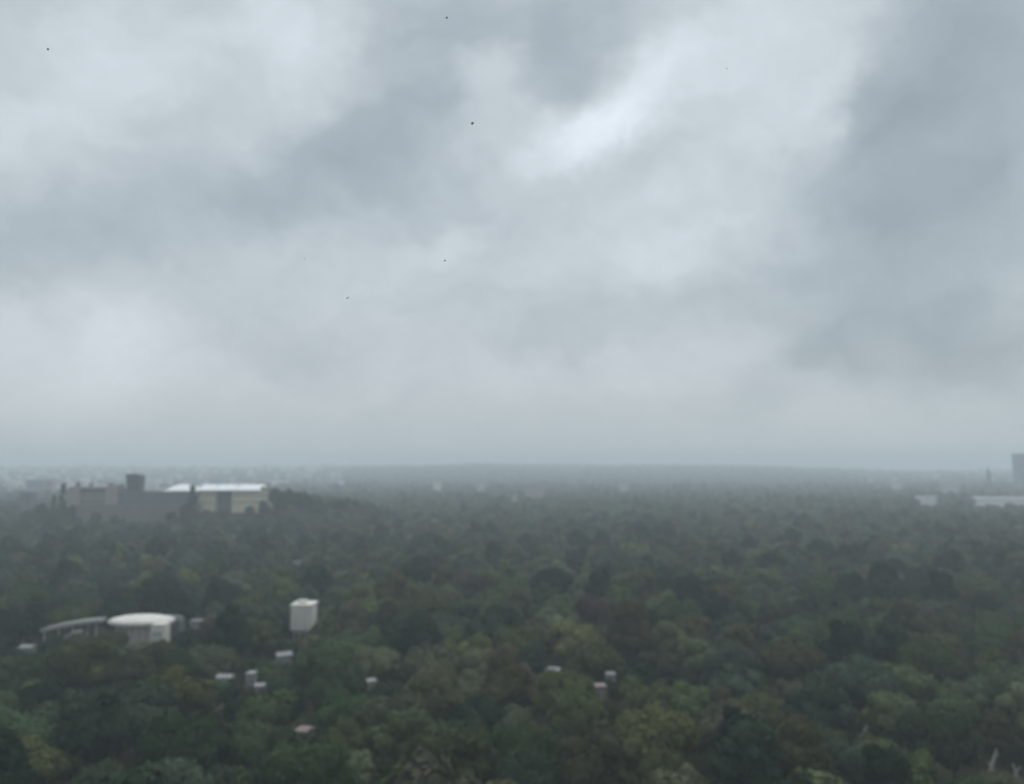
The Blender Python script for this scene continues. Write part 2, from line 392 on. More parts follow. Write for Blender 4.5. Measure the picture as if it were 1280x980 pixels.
#BUILDINGS#
def P(mb, name, mat, root, label=None):
    l = root.location if root.parent is None else root.parent.location
    mb.v = [(x - l.x, y - l.y, z - l.z) for x, y, z in mb.v]
    o = mb.build(name, mat, root)
    if label: o['label'] = label
    return o
def pbox(mb, x0, y0, x1, y1, Y, depth, taper=0.0):
    a, b_ = at(x0, y0, Y), at(x1, y1, Y)
    mb.box(a.x, b_.x, Y, Y + depth, b_.z, a.z, taper)
    return a.x, b_.x, b_.z, a.z
def windows(root, mat, x0, y0, x1, y1, Y, nx_, ny_, ww, wh, name='window', arch=False, sill=None):
    """a grid of window openings set 12 cm deep in frames proud of the wall"""
    a, b_ = at(x0, y0, Y), at(x1, y1, Y)
    for i in range(nx_):
        for j in range(ny_):
            cx_ = a.x + (b_.x - a.x) * (i + .5) / nx_; cz_ = b_.z + (a.z - b_.z) * (j + .5) / ny_
            mb = MB(); t = .18
            mb.box(cx_ - ww / 2 - t, cx_ - ww / 2, Y - .16, Y + .02, cz_ - wh / 2, cz_ + wh / 2)
            mb.box(cx_ + ww / 2, cx_ + ww / 2 + t, Y - .16, Y + .02, cz_ - wh / 2, cz_ + wh / 2)
            mb.box(cx_ - ww / 2 - t, cx_ + ww / 2 + t, Y - .16, Y + .02, cz_ + wh / 2, cz_ + wh / 2 + t)
            mb.box(cx_ - ww / 2 - t * 2, cx_ + ww / 2 + t * 2, Y - .24, Y + .02, cz_ - wh / 2 - t, cz_ - wh / 2)
            f_ = P(mb, name, mat, root)
            mb = MB(); mb.box(cx_ - ww / 2, cx_ + ww / 2, Y - .05, Y + .02, cz_ - wh / 2, cz_ + wh / 2)
            P(mb, 'pane', GLASS, f_)

# ---- the castle on the hill
ct = thing('castle', 'long grey stone castle with square tower and white roofed wing on the wooded hill', 'castle', (-445, 1000, 0))
mb = MB(); pbox(mb, 140, 631, 243, 668, 962, 60, 1.2)
for i in range(9):          # buttresses
    pbox(mb, 144 + i * 11.5, 634, 147 + i * 11.5, 668, 960.6, 2)
P(mb, 'retaining_wall', STONE_WARM, ct)
mb = MB(); pbox(mb, 95, 631, 140, 652, 963, 45, .8); P(mb, 'terrace_wall', STONE_WARM, ct)
mb = MB(); x0, x1, z0, z1 = pbox(mb, 140, 615, 241, 631.5, 968, 46)
for i in range(34):         # battlements
    bx0 = x0 + (x1 - x0) * i / 34
    mb.box(bx0, bx0 + (x1 - x0) / 68, 968, 968.8, z1, z1 + 1.3)
P(mb, 'upper_wall', STONE, ct)
windows(ct, STONE_PALE, 176, 621, 238, 625, 968, 9, 1, 1.6, 2.6)
mb = MB(); x0, x1, z0, z1 = pbox(mb, 86, 611, 145, 633, 970, 34); P(mb, 'gallery_block', STONE_DARK, ct)
mb = MB(); pbox(mb, 84.5, 609.5, 98, 634, 967, 10); P(mb, 'end_pavilion', STONE_PALE, ct)
mb = MB(); pbox(mb, 132.5, 609, 146, 634, 967, 12); P(mb, 'end_pavilion', STONE_PALE, ct)
mb = MB(); pbox(mb, 86, 608.3, 133, 611.2, 968.4, 36); P(mb, 'roof_cornice', STONE_PALE, ct)
mb = MB()
for i in range(8): pbox(mb, 99 + i * 4.4, 615, 100.2 + i * 4.4, 631, 968.6, 1.3)
pbox(mb, 98, 621.8, 133, 623.2, 968.2, 1.9); P(mb, 'colonnade', STONE_PALE, ct)
windows(ct, STONE, 99, 613, 133, 621, 970, 8, 1, 2.2, 4.5)
windows(ct, STONE, 99, 624, 133, 631, 970, 8, 1, 2.2, 4.5)
for px in (98, 114):        # roof lanterns with small domes
    p = at(px, 608.4, 976); t = MB(); s = 1.0 if px == 98 else .75
    t.lathe([(2.6 * s, p.z - .5), (2.6 * s, p.z + 3.2 * s), (3.0 * s, p.z + 3.3 * s), (2.9 * s, p.z + 4 * s), (2.2 * s, p.z + 5.6 * s), (1 * s, p.z + 6.6 * s), (.25, p.z + 7 * s), (.1, p.z + 9 * s)], p.x, 976, 14)
    P(t, 'roof_lantern', STONE_WARM if px == 98 else SLATE, ct)
for px, yt, wd in ((137, 604.5, 6.5), (149, 606.5, 6.5)):
    t = MB(); pbox(t, px - wd / 2, yt, px + wd / 2, 616, 975, 8, .4); pbox(t, px - wd / 2 - .5, yt - .8, px + wd / 2 + .5, yt, 974.5, 9)
    P(t, 'roof_house', STONE_PALE, ct)
t = MB(); x0, x1, z0, z1 = pbox(t, 158.3, 596, 172.4, 640, 972, 14); tw = P(t, 'tower', STONE_DARK, ct)
t = MB(); pbox(t, 157.2, 593.4, 173.5, 596.2, 970.9, 16.2)
for i in range(6): pbox(t, 157.2 + i * 2.9, 592.2, 158.9 + i * 2.9, 593.5, 970.9, 1.2)
P(t, 'parapet', STONE_DARK, tw)
windows(ct, STONE, 160, 599, 171, 604, 972, 3, 1, 1.5, 3)
windows(ct, STONE, 160, 607, 171, 612, 972, 3, 1, 1.5, 3)
p = at(165.4, 593, 979); t = MB(); t.tube((p.x, 979, p.z - 1), (p.x, 979, p.z + 9), .22, .12); P(t, 'flagpole', SLATE, tw)
# glazed white vault on the grey block
t = MB(); a = at(202.5, 614.2, 967); b_ = at(240.5, 614.2, 967); n = 16; rows = []
for yy, hh in ((967, .5), (972, 3.6), (980, 6.6), (988, 7.9), (996, 7.6)):
    rows.append([(a.x + (b_.x - a.x) * i / n, yy, a.z + .3 + hh * max(0, 1 - abs(2 * i / n - 1) ** 3.5)) for i in range(n + 1)] + [(b_.x, yy, a.z), (a.x, yy, a.z)])
t.rings(rows, smooth=False); P(t, 'vaulted_roof', WHITE_ROOF, ct)
# cream wing with white roofs, central bay in grey stone and set back
for (wx0, wx1, yb, Yf, mt, lab) in ((248, 268.5, 641, 982, CREAM, None), (268.5, 290, 641, 990, STONE, 'grey set-back centre bay'), (290, 333, 641, 982, CREAM, None)):
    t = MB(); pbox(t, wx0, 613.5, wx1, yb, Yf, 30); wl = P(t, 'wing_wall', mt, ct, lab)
windows(ct, CREAM, 249, 616, 268, 622, 982, 4, 1, 1.5, 2.6); windows(ct, CREAM, 249, 625, 268, 631, 982, 4, 1, 1.5, 2.6)
windows(ct, CREAM, 291, 616, 332, 622, 982, 8, 1, 1.5, 2.6); windows(ct, CREAM, 291, 625, 332, 631, 982, 8, 1, 1.5, 2.6)
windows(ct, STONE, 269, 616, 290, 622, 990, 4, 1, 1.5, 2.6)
for rx0, rx1 in ((246.5, 267), (267.6, 293), (294, 325)):
    t = MB(); a = at(rx0, 613.6, 979); b_ = at(rx1, 613.6, 979)
    t.rings([[(a.x, 979, a.z), (b_.x, 979, a.z), (b_.x, 1016, a.z), (a.x, 1016, a.z)], [(a.x, 979, a.z + 1), (b_.x, 979, a.z + 1), (b_.x, 1016, a.z + 1), (a.x, 1016, a.z + 1)],
             [(a.x + 1.5, 996, a.z + 7.8), (b_.x - 1.5, 996, a.z + 7.8), (b_.x - 1.5, 1001, a.z + 7.8), (a.x + 1.5, 1001, a.z + 7.8)]], smooth=False)
    P(t, 'hipped_roof', WHITE_ROOF, ct)
t = MB(); pbox(t, 325.3, 609, 338, 613, 984, 20); P(t, 'roof_terrace', STONE_PALE, ct)
SOLID += [(-535, -320, 958, 1020)]

# ---- the white pavilion in the wood
pv_ = thing('pavilion', 'white pavilion with long curved roof half hidden by trees', 'pavilion', (at(165, 800, 350).x, 350, 0))
c_ = at(172, 776.5, 352); Yc = 356
t = MB(); t.lathe([(13.4, c_.z - 1.9), (14.6, c_.z - .9), (14.8, c_.z - .3), (13.0, c_.z + .7), (9, c_.z + 1.5), (4, c_.z + 1.95), (.05, c_.z + 2.1)], c_.x, Yc, 48, 1.0, .62)
P(t, 'roof', WHITE, pv_)
t = MB(); t.lathe([(11.2, 0), (11.2, c_.z - 2.0)], c_.x + .6, Yc, 40, 1.0, .58); dr = P(t, 'wall', PALEPINK, pv_, 'pinkish grey curved wall')
t = MB()
for i in range(11):
    an = -pi * (.08 + .84 * i / 10); x_, y_ = c_.x + .6 + 11.5 * cos(an), Yc + 11.5 * .58 * sin(an)
    t.tube((x_, y_, 0), (x_, y_, c_.z - 1.9), .22, .22, 8)
P(t, 'fin', WHITE, dr)
t = MB(); pbox(t, 189, 780.5, 204, 822, 345.5, 6); sw = P(t, 'stair_tower', WHITE, pv_)
windows(pv_, WHITE, 191, 789, 202, 796, 345.5, 2, 1, .8, 1.6)
# curved canopy sweeping down to the left
def arc_band(x0, y0, x1, y1, Y0, Y1, rise, wid, thick, n=18):
    rows = []
    for i in range(n + 1):
        s = i / n; px = x0 + (x1 - x0) * s; py = y0 + (y1 - y0) * s - rise * sin(pi * s); Y = Y0 + (Y1 - Y0) * s
        p = at(px, py, Y); rows.append([(p.x, Y, p.z), (p.x + .4, Y + wid, p.z + .25), (p.x + .4, Y + wid, p.z + .25 - thick), (p.x, Y, p.z - thick)])
    t_ = MB(); t_.rings(rows, smooth=False); return t_
P(arc_band(50, 787, 125, 774.5, 342, 352, 2.0, 5.0, 1.5), 'canopy', OLDWHITE, pv_)
P(arc_band(77, 796, 98, 789, 338, 342, 1.0, 3.0, 2.2), 'lower_canopy', OLDWHITE, pv_)
t = MB()
for px, Y, py in ((56, 345, 787), (74, 346, 784), (92, 349, 781), (110, 352, 778), (121, 354, 776)):
    p = at(px, py, Y); t.tube((p.x, Y, 0), (p.x, Y, p.z - 1.0), .25, .25, 8)
P(t, 'column', WHITE, pv_)
P(arc_band(200, 771.5, 224, 772.5, 358, 366, .5, 4.5, 2.0), 'link_roof', STONE, pv_)
t = MB(); pbox(t, 212, 776, 223, 825, 364, 6); P(t, 'link_wall', STONE, pv_)
SOLID += [(at(48, 780, 345).x, at(226, 780, 345).x, 340, 366)]

# ---- white block standing over the trees
wb = thing('block_tower', 'tall white block with grey lower floors rising from the trees', 'building', (at(377, 790, 360).x, 360, 0))
t = MB(); x0, x1, z0, z1 = pbox(t, 363.5, 758, 389, 788, 360, 10); up_ = P(t, 'upper_storey', WHITE, wb)
t = MB(); t.box(x0 - .25, x1 + .25, 359.75, 371.25, z1, z1 + .7); P(t, 'parapet', WHITE, up_)
t = MB(); t.box(x0 + 2.2, x0 + 6.0, 363, 367, z1 + .7, z1 + 2.0); P(t, 'roof_hut', WHITE, up_)
t = MB(); t.box(x0 + 1.2, x1 - 1.2, 360.6, 370.4, 0, z0); P(t, 'lower_storey', GREYWALL, wb, 'blue-grey recessed lower floors')
windows(wb, GREYWALL, 367, 791, 388, 799, 360.6, 3, 1, 1.6, 1.6)
SOLID += [(x0 - 1, x1 + 1, 358, 372)]

# ---- small houses showing between the crowns: px, top py, width px, visible px, wall, roof kind, label
HOUSES = [
 (31, 807, 14, 11, OLDWHITE, 'gable', 'small white gabled hut left of the curved pavilion roof'),
 (245, 776, 15, 13, OLDWHITE, 'flat', 'small white house just right of the pavilion behind dark trees'),
 (356, 816, 17, 12, OLDWHITE, 'gable', 'white gabled house directly below the white block tower'),
 (279, 844, 17, 12, OLDWHITE, 'gable', 'leftmost white hut at the lower edge of the dark clearing'),
 (312, 842, 10, 9, OLDWHITE, 'flat', 'small flat white hut beside the leftmost hut of the dark clearing'),
 (324, 856, 10, 7, GREYWALL, 'gable', 'greyish hut just below the small flat white hut'),
 (690, 835, 15, 10, OLDWHITE, 'gable', 'lone small white hut in the trees at lower centre'),
 (764, 843, 11, 12, GREYWALL, 'flat', 'grey flat roofed house half hidden right of the lone white hut'),
 (752, 858, 13, 11, PINKWALL, 'flat', 'pinkish grey low house in front of the flat roofed grey house'),
 (465, 850, 9, 8, OLDWHITE, 'gable', 'tiny white hut beside the deep green tree left of centre'),
 (376, 911, 15, 9, PINKWALL, 'gable', 'pinkish gabled house near the bottom left of the wood'),
 (370, 702, 8, 10, OLDWHITE, 'flat', 'tiny pale house high in the wood above the white block tower'),
]
for px, pyt, wpx, vis_, mt, rk, lab in HOUSES:
    zt = 10.5; Y = (CAM_Z - zt) * FPX / (pyt - 586.5)
    p = at(px, pyt, Y); zt = p.z; wd = wpx * Y / FPX; dp = max(4.0, wd * .8)
    h_ = thing('house', lab, 'house', (p.x, Y, 0), None, rng.uniform(-.55, .55))
    zr = zt - (wd * .22 if rk == 'gable' else .5)
    t = MB(); t.box(p.x - wd / 2, p.x + wd / 2, Y, Y + dp, -.2, zr); P(t, 'wall', mt, h_)
    t = MB()
    if rk == 'gable':
        e_ = .35
        for y_a, in ((0,),):
            a0, a1, b0, b1 = p.x - wd / 2 - e_, p.x + wd / 2 + e_, Y - e_, Y + dp + e_
            ym = (b0 + b1) / 2
            t.rings([[(a0, b0, zr), (a0, b1, zr), (a0, b1, zr + .15), (a0, ym, zt), (a0, b0, zr + .15)],
                     [(a1, b0, zr), (a1, b1, zr), (a1, b1, zr + .15), (a1, ym, zt), (a1, b0, zr + .15)]], smooth=False)
    else:
        t.box(p.x - wd / 2 - .15, p.x + wd / 2 + .15, Y - .15, Y + dp + .15, zr + .003, zt)
    P(t, 'roof', OLDWHITE if mt is OLDWHITE else mt, h_)
    for fl in (3.5, 6.6):
        zc_ = zr - fl + 1.2
        for q in (-.25, .25):
            t = MB(); t.box(p.x + q * wd - .55, p.x + q * wd + .55, Y - .08, Y + .02, zc_ - .7, zc_ + .7); f_ = P(t, 'window', WHITE, h_)
            t = MB(); t.box(p.x + q * wd - .42, p.x + q * wd + .42, Y - .1, Y - .02, zc_ - .57, zc_ + .57); P(t, 'pane', GLASS, f_)
    t = MB(); t.box(p.x - .5, p.x + .5, Y - .06, Y + .02, 0, 2.1); P(t, 'door', BARK, h_)
    SOLID.append((p.x - wd * .4, p.x + wd * .4, Y - .3, Y + dp))
    CLEAR.append((px - wpx * .25, pyt - 1, px + wpx * .25, pyt + vis_ * .5, Y))
CLEAR.append((262, 812, 345, 838, 292))

# ---- pale dead trunks
for px, pyt, Y, ln, lean, lab in ((1081, 905, 231, 9, .42, 'pale leaning dead trunk between brownish trees at lower right'), (1243, 936, 208, 10, .34, 'white leaning dead trunk near the bottom right corner'), (1263, 955, 200, 8, -.3, 'short pale dead trunk at the bottom right corner')):
    p = at(px, pyt, Y); d_ = thing('dead_tree', lab, 'dead tree', (p.x - lean * ln * .5, Y, 0))
    l = d_.location; top = Vector((p.x - l.x + .6, 0, p.z)); t = MB(); low = Vector((top.x - lean * ln, .4, p.z - ln))
    t.tube((0, 0, -.2), low, .62, .55, 9); t.tube(low, low.lerp(top, .6), .55, .42, 9); t.tube(low.lerp(top, .6), top, .42, .12, 9)
    t.build('trunk', BARK_PALE, d_)
    for q, s in ((.35, 1), (.55, -1), (.75, 1)):
        b0 = low.lerp(top, q); t = MB(); t.tube(b0, b0 + Vector((s * 1.3, -.3, 1.5)), .2, .05, 6); t.build('branch', BARK_PALE, d_)
    CLEAR.append((px - 4, pyt - 2, px + 4, pyt + 11, Y)); SOLID.append((p.x - 2.5, p.x + 2.5, Y - 2, Y + 2))

# ---- farther buildings that can be told apart
def block(name, lab, cat, x0, y0, x1, Y, dep, mt, roofm, floors, bays, wm=None):
    a, b_ = at(x0, y0, Y), at(x1, y0, Y)
    r_ = thing(name, lab, cat, ((a.x + b_.x) / 2, Y, 0)); zt = a.z
    t = MB(); t.box(a.x, b_.x, Y, Y + dep, -.5, zt - 1.0); P(t, 'wall', mt, r_)
    t = MB(); t.box(a.x - .5, b_.x + .5, Y - .5, Y + dep + .5, zt - .997, zt); P(t, 'roof', roofm, r_)
    for j in range(floors):     # each floor's band of panes
        fz = zt - 2.2 - (j + .5) * 3.6
        t = MB(); bw = (b_.x - a.x) / bays
        for i in range(bays): t.box(a.x + bw * (i + .2), a.x + bw * (i + .8), Y - .12, Y + .02, fz - .9, fz + .9)
        P(t, 'window_band', wm or GLASS, r_)
    SOLID.append((a.x, b_.x, Y, Y + dep)); CLEAR.append((x0, y0, x1, y0 + 11, Y))
    return r_, a.x, b_.x, zt
block('office_block', 'small white block alone in the far trees at right', 'building', 1150, 621, 1171, 1800, 24, BRIGHT, WHITE_ROOF, 1, 5, GREYPALE)
block('exhibition_hall', 'long low white building at the right edge of the wood', 'building', 1219, 622, 1300, 1780, 40, BRIGHT, WHITE_ROOF, 1, 22, GREYPALE)
block('high_rise', 'tall blue-grey high-rise cut off by the right edge of the view', 'tower block', 1276, 567, 1312, 2450, 45, TOWERMAT, SLATE, 30, 16)
block('dark_building', 'small dark building left of the castle hill', 'building', 25, 615, 39.5, 1250, 15, STONE_DARK, SLATE, 3, 5)
block('apartment_block', 'bluish slab block behind the cypresses left of the castle', 'building', 33, 600, 54, 2100, 18, TOWERMAT, GREYWALL, 6, 10)
block('apartment_block', 'pale slab block beside the bluish slab left of the castle', 'building', 55, 600, 66, 2050, 18, STONE_PALE, GREYWALL, 5, 6)
block('red_roofed_house', 'pale wide building with reddish roof far out in the central trees', 'building', 657, 612, 680, 2150, 25, PINKWALL, REDROOF, 1, 8)
for x0, y0, x1, lab in [(641, 619, 647, 'small pale house left of the reddish roofed building'), (597, 604, 605, 'faint pale block in the haze well left of the reddish roof'), (542, 602, 550, 'cream block in the far haze at the end of the town'),
                        (776, 604, 785, 'faint pale block in the haze right of the reddish roof'), (1116, 601, 1127, 'pale block in the haze above the small white block'), (1176, 605, 1198, 'pinkish low block in the haze right of the small white block')]:
    Y = 62 * FPX / (y0 - 586.5); Y = min(Y, 3000)
    block('apartment_block', lab, 'building', x0, y0, x1, Y, 22, CREAM if 'cream' in lab else PINKWALL if 'pinkish' in lab else GREYWALL if 'faint' in lab else GREYPALE, GREYWALL, 2, 6)
# church-like spire
p = at(1235, 584, 2650); sp_ = thing('spire_tower', 'thin dark spire rising on the horizon left of the high-rise', 'spire', (p.x, 2650, 0))
t = MB(); t.box(p.x - 8, p.x + 8, 2642, 2658, 0, 42); P(t, 'base_block', STONE_DARK, sp_)
t = MB(); t.box(p.x - 5.2, p.x + 5.2, 2644.8, 2655.2, 42, 74); P(t, 'shaft', STONE_DARK, sp_)
t = MB(); t.lathe([(6.2, 74), (5.4, 75.5), (2.6, 90), (.8, p.z), (.3, p.z + 8)], p.x, 2650, 8, smooth=False); P(t, 'spire', STONE_DARK, sp_)
t = MB(); t.box(p.x + 34, p.x + 66, 2650, 2675, 0, 44)
# ---- the rest of the hazy town: one mass nobody could count
CITYM = [solid('town_white', (.70, .68, .65), .8, .15, .05), solid('town_cream', (.66, .60, .50), .8, .15, .05), solid('town_grey', (.46, .46, .47), .8, .15, .05), solid('town_pink', (.52, .42, .38), .8, .15, .05), solid('town_dark', (.16, .165, .17), .8, .15, .05)]
t = MB(); mi = []
r2_ = random.Random(5)
for k in range(11000):
    Y = 2150 + (r2_.random() ** 1.5) * 6800
    px = r2_.uniform(-160, 1450)
    if 430 < px < 1060 and (Y < 4800 or r2_.random() > .18): continue
    if px <= 430 and Y < 2150 + 700 * max(0, (px - 200) / 230): continue
    if px >= 1060 and (Y < 3300 or r2_.random() > .55): continue
    x_ = (px - 640) / FPX * Y; wd = r2_.uniform(12, 42) * (1 if Y < 5000 else 1.5); dp = r2_.uniform(12, 30)
    hh = r2_.uniform(8, 22) if r2_.random() < .82 else r2_.uniform(18, 44)
    if px <= 430 and r2_.random() < .05 and Y > 3500: hh = r2_.uniform(40, 62)
    f0 = len(t.f); gz = hill(x_, Y) - 1; hh += gz; t.box(x_ - wd / 2, x_ + wd / 2, Y, Y + dp, gz - 3, hh)
    if r2_.random() < .4: t.box(x_ - wd * .2, x_ + wd * .1, Y + 2, Y + dp * .6, hh + .01, hh + 3)
    m_ = r2_.choices(range(5), (6, 3, 2.5, 1.5, 1.3))[0]; mi += [m_] * (len(t.f) - f0)
me = t.mesh('town', CITYM); me.polygons.foreach_set('material_index', mi)
tag(link('town', me), kind='stuff')

# ---- specks of dirt on the window glass, half a metre from the lens
for px, py, dpx, lab in ((60, 61.5, 3.4, 'dark speck near the top left corner of the sky'), (558.5, 22, 3.4, 'dark speck near the top edge of the sky'), (590.5, 154, 4.2, 'largest dark speck in the sky, near the bright cloud gap'),
                         (556, 325.5, 2.8, 'greyish speck low in the middle of the sky'), (434.5, 372, 3.2, 'faint lengthened speck lowest in the sky'), (908.5, 85.5, 1.8, 'tiny faint speck right of the bright cloud gap'), (380.5, 323, 1.6, 'tiny faint speck left of the greyish one')):
    p = at(px, py, 0.5); rr = dpx / 2 * .5 / FPX * .92
    bm = bmesh.new(); bmesh.ops.create_icosphere(bm, subdivisions=3, radius=rr)
    for v in bm.verts:
        v.co *= 1 + .35 * noise.noise(v.co / rr * 1.1 + Vector((px, py, 0))); v.co.y *= .35
        if 'lengthened' in lab: v.co.x, v.co.z = v.co.x * 1.1 + v.co.z * .5, v.co.z * 1.1 + v.co.x * .3
    me = bpy.data.meshes.new('dirt_speck'); bm.to_mesh(me); bm.free(); me.materials.append(DIRT_PALE if 'faint' in lab or 'greyish' in lab else DIRT)
    me.polygons.foreach_set('use_smooth', [True] * len(me.polygons))
    tag(link('dirt_speck', me, None, p), lab, 'speck', 'dirt specks on the window')
#ENDB#

for px, py, wpx, c, sh in SPOT:
    k = KIDX[(c, sh)]
    r = 8.0
    for _ in range(4):
        zc = (0.62 + {'round': .85, 'spread': .58, 'tall': 1.2, 'pointed': 1.0, 'loose': .9}[sh]) * r
        d = direction(px, py); Y = (zc - CAM_Z) / d.z * d.y
        r = max(4.0, min(12.0, wpx / 1.8 * Y / FPX))
    p = at(px, py, Y)
    if in_solid(p.x, Y, r): continue
    while r > 3.5 and blocked(p.x, Y, 0, r, k): r *= .88
    if r <= 3.5: continue
    trees.append((p.x, Y, hill(p.x, Y), r, k, rng.random() * 6.28)); put(p.x, Y, r)
# small trees pressing round the houses
for px, pyt, wpx, vis_, mt, rk, lab in HOUSES:
    Y = (CAM_Z - 10.5) * FPX / (pyt - 586.5) - 5.0
    for q, dz in ((-.55, rng.uniform(-1, 4)), (.6, rng.uniform(-1, 4)), (.05, vis_ * .5)):
        kd = region_kind(0, 0, 640, 800); hh = HEIGHT[KINDS[kd][1]]
        p = at(px + q * wpx, pyt + dz, Y); r = max(2.4, min(4.4, p.z / hh))
        if p.z < 4: continue
        trees.append((p.x, Y, p.z - hh * r if p.z - hh * r < 0 else 0, r, kd, rng.random() * 6)); put(p.x, Y, r)
# ---- the rest of the near wood, dart throwing; denser and smaller where the big ones leave gaps
def throw(y0, y1, tries, rlo, rhi, k):
    for _ in range(tries):
        y = sqrt(rng.uniform(y0 * y0, y1 * y1)); x = rng.uniform(-.78, .78) * y
        r = rng.uniform(rlo, rhi)
        if not near_ok(x, y, r, k) or in_solid(x, y, r): continue
        z = hill(x, y)
        px, py, _d = proj((x, y, z + 12))
        kd = region_kind(x, y, px, py)
        q = r
        if z > 3: q = min(q, 7.0)
        while q > 2.6 and blocked(x, y, z, q, kd): q *= .85
        if q <= 2.6: continue
        trees.append((x, y, z - .3, q, kd, rng.random() * 6.28)); put(x, y, q)
throw(120, 450, 3800, 8.5, 11.5, .76)
throw(120, 450, 5000, 6.0, 8.5, .74)
throw(120, 450, 1500, 4.2, 6.0, .76)
throw(450, 1350, 22000, 8.0, 11.0, .75)
throw(450, 1350, 40000, 5.0, 8.0, .70)

# ---- the 300 that show largest are objects, the rest is the far wood
def vis(t):
    x, y, z, r, k, a = t; px, py, d = proj((x, y, z + HEIGHT[KINDS[k][1]] * r * .7)); rp = r * FPX / d
    return (-rp * .5 < px < 1280 + rp * .5) and (py - rp * .3 < 980), rp
seen = []; rest = []
for t in trees:
    v, rp = vis(t)
    (seen if v else rest).append((rp, t))
seen.sort(key=lambda q: -q[0])
rest = [q[1] for q in rest] + [q[1] for q in seen[292:]]
big = [q[1] for q in seen[:292]]
ORD = ['', 'first', 'second', 'third', 'fourth', 'fifth', 'sixth', 'seventh', 'eighth', 'ninth', 'tenth', 'eleventh', 'twelfth', 'thirteenth', 'fourteenth', 'fifteenth', 'sixteenth', 'seventeenth', 'eighteenth', 'nineteenth', 'twentieth']
def crown_py(t): return proj((t[0], t[1], t[2] + HEIGHT[KINDS[t[4]][1]] * t[3] * .65))
big.sort(key=lambda t: -crown_py(t)[1])
NB = 6; BANDS = ['along the bottom edge of the wood', 'in the second rank up from the bottom', 'in the third rank up from the bottom', 'in the fourth rank up from the bottom', 'in the fifth rank up from the bottom', 'in the sixth rank up, just past the clearings']
BANDS[5] = 'in the sixth rank up from the bottom'
labels = {}
for bnd in range(NB):
    part_ = big[bnd * len(big) // NB:(bnd + 1) * len(big) // NB]
    for k in range(len(KINDS)):
        row = sorted([t for t in part_ if t[4] == k], key=lambda t: crown_py(t)[0])
        for j, t in enumerate(row):
            w = KINDS[k][3]
            if len(row) == 1: lab = 'the only %s tree %s' % (w, BANDS[bnd])
            elif j == 0: lab = 'leftmost %s tree %s' % (w, BANDS[bnd])
            elif j == len(row) - 1: lab = 'rightmost %s tree %s' % (w, BANDS[bnd])
            else: lab = '%s %s tree from the left %s' % (ORD[j + 1], w, BANDS[bnd])
            labels[id(t)] = lab
def plant(t, label, group='trees of the near wood', src=None, sx=1.0, sz=1.0):
    x, y, z, r, k, a = t
    root = thing(KINDS[k][2], label, 'tree', (x, y, z), group, a)
    root.scale = (r * sx, r * sx, r * sz)
    tr = 0.12 if KINDS[k][1] == 'spire' else TRUNK
    link('trunk', near_trunks[k], root)
    link('crown', near_crowns[k][rng.randrange(2)], root, (0, 0, tr))
    return root
for t in big: plant(t, labels[id(t)])

